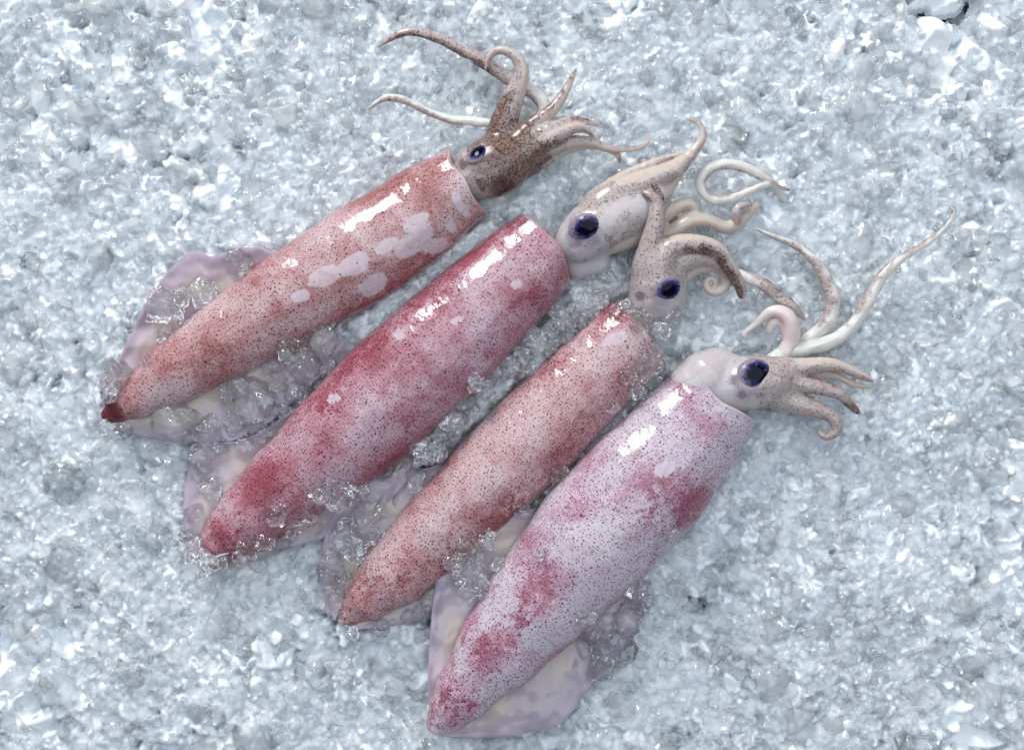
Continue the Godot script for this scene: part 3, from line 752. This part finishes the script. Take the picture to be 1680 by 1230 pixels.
# ------------------------------------------------------------------ head with its crown of arms: tapered bones joined by a smooth minimum, meshed as surface nets
func _head(q: Dictionary, o: Vector3) -> Array:
	var bones: Array = []                                       # [a, b, ra, rb, k, tone a, tone b, pale side, look]
	for k in q.head.size() - 1:
		var h: Array = q.head[k]; var g: Array = q.head[k + 1]
		bones.append([P(h[0], h[1], h[3] * MM) - o, P(g[0], g[1], g[3] * MM) - o, h[2] * 0.5 * S, g[2] * 0.5 * S, 0.004, h[4], g[4], 0.0, "head"])
	for arm in q.arms:
		var c := catmull(arm.p, 3)
		var look: String = "grey" if arm.get("grey", false) else "pink" if arm.get("pink", false) else ""
		for k in c.size() - 1:
			var h: Array = c[k]; var g: Array = c[k + 1]
			var f := float(k) / (c.size() - 1)
			var tone: float = arm.tone + (0.15 * smoothstep(0.5, 1.0, f) if arm.tone > 0.3 else 0.0)
			tone = lerpf(q.get("crown", 0.5) if arm.tone > 0.3 else arm.tone, tone, smoothstep(0.05, 0.4, f))
			bones.append([P(h[0], h[1], h[3] * MM) - o, P(g[0], g[1], g[3] * MM) - o, maxf(h[2] * 0.5 * S, 0.0005), maxf(g[2] * 0.5 * S, 0.0005), 0.0016 if f > 0.12 else 0.003, tone, tone, float(arm.pale) * smoothstep(0.02, 0.25, f), look])
	var cell := 0.00072
	var lo := Vector3.ONE * 1e9; var hi := -lo
	for b in bones:
		for e in 2:
			var r: Vector3 = Vector3.ONE * (b[2 + e] + 4.0 * cell)
			lo = lo.min(b[e] - r); hi = hi.max(b[e] + r)
	var nx := int((hi.x - lo.x) / cell) + 2; var ny := int((hi.y - lo.y) / cell) + 2; var nz := int((hi.z - lo.z) / cell) + 2
	var field := PackedFloat32Array(); field.resize(nx * ny * nz); field.fill(1.0)
	var near := PackedFloat32Array(); near.resize(nx * ny * nz); near.fill(1.0)
	var who := PackedInt32Array(); who.resize(nx * ny * nz)
	for n in bones.size():
		var b: Array = bones[n]
		var a0: Vector3 = b[0]; var ab: Vector3 = b[1] - b[0]; var l2 := maxf(ab.length_squared(), 1e-14)
		var ra: float = b[2]; var dr: float = b[3] - b[2]; var kk: float = b[4]
		var pad: float = maxf(b[2], b[3]) + 2.2 * cell
		var p0: Vector3 = (a0.min(b[1]) - Vector3.ONE * pad - lo) / cell; var p1: Vector3 = (a0.max(b[1]) + Vector3.ONE * pad - lo) / cell
		for z in range(maxi(0, int(p0.z)), mini(nz, int(p1.z) + 2)):
			for y in range(maxi(0, int(p0.y)), mini(ny, int(p1.y) + 2)):
				var at := (z * ny + y) * nx
				for x in range(maxi(0, int(p0.x)), mini(nx, int(p1.x) + 2)):
					var p := lo + Vector3(x, y, z) * cell - a0
					var t := clampf(p.dot(ab) / l2, 0.0, 1.0)
					var d := (p - ab * t).length() - (ra + dr * t)
					if d > pad: continue
					var f := field[at + x]
					if d < near[at + x]:
						near[at + x] = d; who[at + x] = n
					var h := kk - absf(f - d)
					field[at + x] = minf(f, d) - (h * h * 0.25 / kk if h > 0.0 else 0.0)
	# surface nets
	var vert := {}
	var vs := PackedVector3Array(); var score := PackedFloat32Array(); var cs := PackedColorArray()
	var mott := noise(q.seed + 70, 110.0, 3)
	var step := [1, nx, nx * ny]
	var ix := PackedInt32Array()
	var corner := [0, 1, nx, nx + 1, nx * ny, nx * ny + 1, nx * ny + nx, nx * ny + nx + 1]
	for z in nz - 1:
		for y in ny - 1:
			var row := (z * ny + y) * nx
			for x in nx - 1:
				var at := row + x
				var f0 := field[at]
				if f0 > 0.9: continue
				var inside := 0
				for k in 8:
					if field[at + corner[k]] < 0.0: inside += 1
				if inside == 0 or inside == 8: continue
				var sum := Vector3.ZERO; var cnt := 0
				for k in 8:
					var fa := field[at + corner[k]]
					for ax in 3:
						if k & (1 << ax): continue
						var fb := field[at + corner[k | (1 << ax)]]
						if (fa < 0.0) != (fb < 0.0):
							var v := Vector3(k & 1, (k >> 1) & 1, (k >> 2) & 1)
							v[ax] += fa / (fa - fb)
							sum += v; cnt += 1
				var p := lo + (Vector3(x, y, z) + sum / cnt) * cell
				vert[at] = vs.size(); vs.append(p)
				var b: Array = bones[who[at]]
				var ab: Vector3 = b[1] - b[0]
				var t := clampf((p - b[0]).dot(ab) / maxf(ab.length_squared(), 1e-14), 0.0, 1.0)
				var out: Vector3 = (p - b[0] - ab * t).normalized()
				var m := mott.get_noise_3dv(p)
				var sc: float = lerpf(b[5], b[6], t) + 0.28 * m
				if b[7] != 0.0:
					var side: Vector3 = ab.cross(Vector3.UP).normalized() * signf(b[7])
					sc -= 0.55 * absf(b[7]) * smoothstep(-0.1, 0.6, out.dot(side))
				var tint := _tint(sc, b[8], mott.get_noise_3dv(p * 4.0))
				var pl := _plan(p + o)
				for g in q.get("smudges", []):                     # dark pigment round and behind the eyes
					var far: float = (pl - Vector2(g[0], g[1])).length() / g[2] + 0.5 * m
					if p.y > b[0].y - 0.004: tint = tint.lerp(lin(92, 70, 100) if q.seed > 1 else lin(84, 58, 54), smoothstep(1.0, 0.35, far) * (1.0 - g[3]))
				score.append(sc); cs.append(tint)
	for z in range(1, nz - 1):
		for y in range(1, ny - 1):
			var row := (z * ny + y) * nx
			for x in range(1, nx - 1):
				var at := row + x
				var fa := field[at]
				if fa > 0.9: continue
				for ax in 3:
					var fb := field[at + step[ax]]
					if (fa < 0.0) == (fb < 0.0): continue
					var s1: int = step[(ax + 1) % 3]; var s2: int = step[(ax + 2) % 3]
					if not (vert.has(at) and vert.has(at - s1) and vert.has(at - s2) and vert.has(at - s1 - s2)): continue
					var v0: int = vert[at]; var v1: int = vert[at - s1]; var v2: int = vert[at - s1 - s2]; var v3: int = vert[at - s2]
					if fa < 0.0: ix.append_array([v0, v1, v2, v0, v2, v3])
					else: ix.append_array([v0, v2, v1, v0, v3, v2])
	q.skull = Array(vs).map(func(v): return v + o)
	var lists := _sort(ix, score)
	return [commit(vs, lists, cs, PackedVector2Array()), _skins(lists)]

# ------------------------------------------------------------------ loose ice
var ico := {}
func _icosphere(sub: int) -> Array:
	if ico.has(sub): return ico[sub]
	var t := (1.0 + sqrt(5.0)) / 2.0
	var v: Array = [Vector3(-1, t, 0), Vector3(1, t, 0), Vector3(-1, -t, 0), Vector3(1, -t, 0), Vector3(0, -1, t), Vector3(0, 1, t), Vector3(0, -1, -t), Vector3(0, 1, -t), Vector3(t, 0, -1), Vector3(t, 0, 1), Vector3(-t, 0, -1), Vector3(-t, 0, 1)]
	for i in v.size(): v[i] = v[i].normalized()
	var f: Array = [0, 11, 5, 0, 5, 1, 0, 1, 7, 0, 7, 10, 0, 10, 11, 1, 5, 9, 5, 11, 4, 11, 10, 2, 10, 7, 6, 7, 1, 8, 3, 9, 4, 3, 4, 2, 3, 2, 6, 3, 6, 8, 3, 8, 9, 4, 9, 5, 2, 4, 11, 6, 2, 10, 8, 6, 7, 9, 8, 1]
	for s in sub:
		var mid := {}
		var nf: Array = []
		for k in range(0, f.size(), 3):
			var m: Array = []
			for j in 3:
				var a: int = f[k + j]; var b: int = f[k + (j + 1) % 3]
				var key := Vector2i(mini(a, b), maxi(a, b))
				if not mid.has(key):
					mid[key] = v.size(); v.append(((v[a] + v[b]) * 0.5).normalized())
				m.append(mid[key])
			nf.append_array([f[k], m[0], m[2], f[k + 1], m[1], m[0], f[k + 2], m[2], m[1], m[0], m[1], m[2]])
		f = nf
	ico[sub] = [v, f]
	return ico[sub]

func _ice_mesh(sub: int, cuts: int, depth: float, amp: float, freq: float, soft: float) -> ArrayMesh:
	var base := _icosphere(sub)
	var n := noise(rng.randi() % 10000, freq, 4)
	var planes: Array = []
	for k in cuts: planes.append([Vector3(rng.randfn(), rng.randfn(), rng.randfn()).normalized(), rng.randf_range(1.0 - depth, 1.0)])
	var vs := PackedVector3Array()
	for p in base[0]:
		var r := 1.0
		for q in planes:
			var d: float = q[0].dot(p)
			if d > 0.01:
				var rr: float = q[1] / d
				var h := clampf(0.5 + 0.5 * (rr - r) / soft, 0.0, 1.0)
				r = lerpf(rr, r, h) - soft * h * (1.0 - h)
		vs.append(p * r * (1.0 + amp * n.get_noise_3dv(p)))
	return commit(vs, [PackedInt32Array(base[1])], PackedColorArray(), PackedVector2Array())

func _piece(called: String, mesh: Mesh, mat: Material, at: Vector3, r: float, flat: float, label: String, group: String, core: Mesh = null) -> void:
	var o := part(numbered(called), mesh, [mat], self)
	var b := Basis(Quaternion(Vector3(rng.randfn(), rng.randfn(), rng.randfn()).normalized(), rng.randf() * TAU))
	var st := Vector3(rng.randf_range(0.85, 1.2), rng.randf_range(0.85, 1.2), rng.randf_range(0.85, 1.2))
	o.transform = Transform3D(Basis.from_scale(Vector3(r, r * flat, r)) * b * Basis.from_scale(st), at)
	tag(o, label, "ice", group)
	if core:
		var c := part("frosty_crack", core, [M.core], o); c.scale = Vector3(rng.randf_range(0.5, 0.7), rng.randf_range(0.04, 0.12), rng.randf_range(0.3, 0.6)); c.rotation = Vector3(rng.randf() * 3.0, rng.randf() * 3.0, rng.randf() * 3.0)

func _lumps() -> void:
	var shapes: Array = []
	for k in 10: shapes.append(_ice_mesh(4, 9, 0.5, 0.16, 1.2, 0.05))
	var put: Array = []
	var tries := 0
	while put.size() < 130 and tries < 6000:
		tries += 1
		var px := rng.randf_range(-20, 1700); var py := rng.randf_range(-20, 1250)
		var r := lerpf(14.0, 36.0, pow(rng.randf(), 1.8))
		var p := P(px, py, 0.0)
		var free := true
		for k in 8:
			var e := Vector2.from_angle(k * TAU / 8.0) * r * S * 1.15
			if at_bed(over, p.x + e.x, p.z + e.y) > -0.5: free = false
		if at_bed(over, p.x, p.z) > -0.5: free = false
		for o in put:
			if Vector2(o[0] - px, o[1] - py).length() < (o[2] + r) * 0.8: free = false
		if not free: continue
		put.append([px, py, r])
		var y := at_bed(bed, p.x, p.z)
		for k in 6:
			var e := Vector2.from_angle(k * TAU / 6.0) * r * S * 0.6
			y = maxf(y, at_bed(bed, p.x + e.x, p.z + e.y) - 0.001)
		var milky := rng.randf() < 0.8
		var shape: Mesh = shapes[rng.randi() % 10]
		_piece("ice_lump", shape, M.lump if milky else M.lump_clear, P(px, py, y - r * S * 0.36), r * S, 0.55,
			("big " if r > 27.0 else "medium " if r > 20.0 else "small ") + ("frosty" if milky else "clear") + " ice lump " + _where(px, py), "rounded lumps in the ice bed")

func _chips() -> void:                                        # broken slivers strewn over the bed, too many to count
	for kind in 6:
		var list: Array = []
		for k in 650:
			var p := P(rng.randf_range(-60, 1740), rng.randf_range(-60, 1290), 0.0)
			if at_bed(over, p.x, p.z) > -0.5: continue
			var r := lerpf(0.9, 3.4, pow(rng.randf(), 2.2)) * MM
			var b := Basis(Quaternion(Vector3(rng.randfn(), rng.randfn(), rng.randfn()).normalized(), rng.randf() * TAU)) * Basis.from_scale(Vector3(r * rng.randf_range(0.8, 1.5), r * rng.randf_range(0.35, 0.8), r))
			list.append(Transform3D(b, Vector3(p.x, at_bed(bed, p.x, p.z) + r * rng.randf_range(-0.2, 0.35), p.z)))
		var mm := MultiMesh.new(); mm.transform_format = MultiMesh.TRANSFORM_3D
		mm.mesh = _ice_mesh(3, 8, 0.6, 0.10, 1.6, 0.012); mm.instance_count = list.size()
		for k in list.size(): mm.set_instance_transform(k, list[k])
		var o := MultiMeshInstance3D.new(); o.name = numbered("ice_slivers"); o.multimesh = mm; o.material_override = M.chip if kind % 2 else M.lump
		add_child(o, true)
		tag(o, "small broken slivers strewn over the crushed ice", "ice", "ice slivers", "stuff")

func _which(what: String, r: float, off: Vector2, reach: float) -> String:
	var size := "big " if r > 21.0 else "medium " if r > 14.0 else "small "
	if what.begins_with("small"): size = ""
	var along := (off.x - off.y) / maxf(reach, 1.0); var across := (off.x + off.y) / maxf(reach, 1.0)
	var end := ", at the middle" if absf(along) < 0.2 else ", towards the heads" if along > 0.0 and along < 0.6 else ", at head end" if along > 0.0 else ", towards the tails" if along > -0.6 else ", at tail end"
	if absf(along) < 0.45 and absf(across) > 0.3: end = ", low right side" if across > 0.0 else ", high left side"
	return size + what + end

const LANDMARKS := [[172, 690, "the tail tip of the uppermost squid"], [325, 920, "the tail tip of the second squid"], [555, 1030, "the tail tip of the third squid"], [710, 1205, "the tail tip of the frontmost squid"],
	[225, 500, "the spread fin of the uppermost squid"], [560, 330, "the mantle of the uppermost squid"], [620, 80, "the far tentacle tip of the uppermost squid"], [605, 180, "the near tentacle tip of the uppermost squid"], [860, 90, "the curled arm of the uppermost squid"], [1040, 245, "the arm tips of the uppermost squid"],
	[1145, 210, "the arm tip of the second squid"], [1240, 290, "the tentacle loop of the second squid"], [1370, 480, "the bent tentacle of the frontmost squid"], [1560, 340, "the long tentacle tip of the frontmost squid"], [1420, 650, "the arm tips of the frontmost squid"], [1200, 800, "the mantle front of the frontmost squid"], [1050, 1000, "the right fin of the frontmost squid"],
	[0, 0, "the upper left corner"], [1680, 0, "the upper right corner"], [0, 1230, "the lower left corner"], [1680, 1230, "the lower right corner"], [840, 0, "the middle of the top edge"], [420, 0, "the left half of the top edge"], [1260, 0, "the right half of the top edge"], [0, 310, "the upper left edge"], [0, 615, "the middle of the left edge"], [0, 920, "the lower left edge"], [1680, 310, "the upper right edge"], [1680, 615, "the middle of the right edge"], [1680, 920, "the lower right edge"], [420, 1230, "the left half of the bottom edge"], [1260, 1230, "the right half of the bottom edge"], [1450, 950, "the clear stretch right of the frontmost squid"], [220, 920, "the clear stretch left of the squid tails"], [300, 250, "the clear stretch at the upper left"]]

func _where(px: float, py: float) -> String:
	var best := 1e9; var said := ""
	for l in LANDMARKS:
		var d := Vector2(px - l[0], py - l[1])
		if d.length() < best:
			best = d.length()
			var side := "right of " if d.x > absf(d.y) else "left of " if -d.x > absf(d.y) else "below " if d.y > 0.0 else "above "
			if l[2].contains("edge") or l[2].contains("corner"): side = "near " if best < 110.0 else "in from "
			elif l[2].contains("stretch"): side = "on the left of " if side == "left of " else "on the right of " if side == "right of " else "low on " if side == "below " else "high on "
			said = side + l[2]
	return said

func _chunks() -> void:
	var shapes: Array = []
	for k in 12: shapes.append(_ice_mesh(4, 7, 0.5, 0.42, 1.1, 0.07))
	var sets := [
		["clear ice chunk heaped between the two upper left squid", [[497, 600, 22], [527, 553, 26], [475, 570, 19], [452, 598, 18], [455, 626, 15], [408, 650, 34], [378, 640, 18], [482, 642, 16], [440, 668, 18], [502, 646, 13], [538, 602, 14], [285, 686, 30], [342, 706, 20], [386, 694, 18], [422, 704, 16], [362, 732, 14], [332, 748, 18], [450, 700, 14], [318, 715, 14], [470, 675, 12], [400, 730, 14]]],
		["clear ice chunk resting on the fin of the uppermost squid", [[270, 505, 24], [300, 488, 14], [332, 482, 17], [268, 548, 15], [390, 426, 16], [402, 446, 11], [240, 590, 10], [300, 530, 10]]],
		["clear ice chunk at the tail tip of the uppermost squid", [[190, 618, 22], [182, 640, 16], [172, 702, 11], [196, 706, 15]]],
		["wet ice chunk packed between the two middle squid", [[760, 664, 20], [836, 602, 17], [742, 700, 22], [702, 736, 22], [790, 640, 15], [812, 618, 13], [860, 585, 15], [884, 560, 16], [905, 545, 14], [925, 528, 16], [946, 512, 14], [965, 500, 15], [985, 488, 13], [900, 572, 11], [870, 605, 10], [930, 550, 11], [955, 532, 11], [775, 622, 10], [722, 722, 12], [848, 572, 10], [920, 505, 11], [980, 465, 12], [1002, 475, 12]]],
		["clear ice chunk lying below the second squid", [[662, 760, 22], [682, 790, 16], [632, 772, 14], [552, 806, 22], [600, 850, 26], [575, 882, 22], [560, 848, 16], [642, 822, 14], [592, 800, 13], [522, 812, 12], [456, 846, 17], [482, 868, 12], [620, 880, 12], [535, 840, 12], [505, 850, 12]]],
		["clear ice chunk by the tail tip of the second squid", [[338, 922, 17], [322, 904, 15], [402, 908, 18], [432, 893, 15], [462, 886, 15], [487, 878, 13], [364, 918, 13], [312, 880, 14], [318, 840, 14], [335, 770, 18], [345, 800, 14]]],
		["clear ice chunk by the tail tip of the third squid", [[545, 926, 22], [562, 958, 17], [552, 986, 15], [578, 908, 15], [692, 1002, 12], [706, 984, 17], [626, 1028, 13], [575, 1040, 12], [538, 950, 13], [670, 1012, 11]]],
		["clear ice chunk lying on the left fin of the frontmost squid", [[770, 902, 18], [800, 886, 15], [774, 946, 20], [745, 920, 16], [792, 968, 13], [752, 946, 11], [820, 928, 10], [765, 975, 10]]],
		["clear ice chunk lying on the right fin of the frontmost squid", [[985, 1036, 24], [1002, 1076, 28], [960, 1012, 15], [1030, 1012, 23], [1042, 962, 14], [962, 1062, 13], [1022, 1050, 15], [985, 1102, 16], [1052, 986, 15], [945, 1090, 9]]],
		["wet ice chunk caught between the third and the frontmost squid", [[1060, 602, 18], [1076, 630, 16], [1042, 642, 13], [1090, 598, 13], [1050, 662, 12], [1010, 692, 13], [985, 716, 10], [952, 750, 12], [916, 776, 13], [880, 822, 10], [1005, 664, 10], [1030, 615, 12], [1072, 580, 10], [860, 836, 10]]],
		["clear ice chunk by the neck of the third squid", [[1048, 528, 18], [1012, 508, 12], [1030, 505, 10], [1100, 520, 14], [1120, 500, 12], [1000, 455, 12], [1085, 545, 11]]],
		["small ice bit stuck to the edge of the frontmost mantle", [[1086, 886, 11], [1102, 870, 9], [886, 908, 9]]]]
	for set_ in sets:
		var lift := 0.0
		if set_[0].contains("two middle"):
			lift = 3.0
			for k in range(set_[1].size()):
				var c: Array = set_[1][k]
				set_[1].append([c[0] + rng.randf_range(-12, 12), c[1] + rng.randf_range(-10, 10), c[2] * rng.randf_range(0.6, 1.0)])
		var mid := Vector2.ZERO
		for c in set_[1]: mid += Vector2(c[0], c[1]) / set_[1].size()
		var reach := 0.0
		for c in set_[1]: reach = maxf(reach, absf(c[0] - mid.x - c[1] + mid.y))
		for c in set_[1]:
			var r: float = c[2]
			var p := P(c[0], c[1], 0.012)
			var y := maxf(at_bed(bed, p.x, p.z), at_bed(over, p.x, p.z))
			for k in 6:
				var e := Vector2.from_angle(k * TAU / 6.0) * r * S * 0.55
				y = maxf(y, minf(y + 0.006, at_bed(bed, p.x + e.x, p.z + e.y)))
			y += lift * rng.randf_range(0.3, 1.0) * MM
			_piece("ice_chunk", shapes[rng.randi() % 12], M.lump if lift > 0.0 and rng.randf() < 0.12 else M.clear, P(c[0], c[1], y + r * S * 0.5), r * S * 1.25, 0.78, _which(set_[0], r, Vector2(c[0], c[1]) - mid, reach), set_[0].replace("clear ice chunk", "ice chunks").replace("wet ice chunk", "ice chunks").replace("small ice bit", "ice bits"), null)
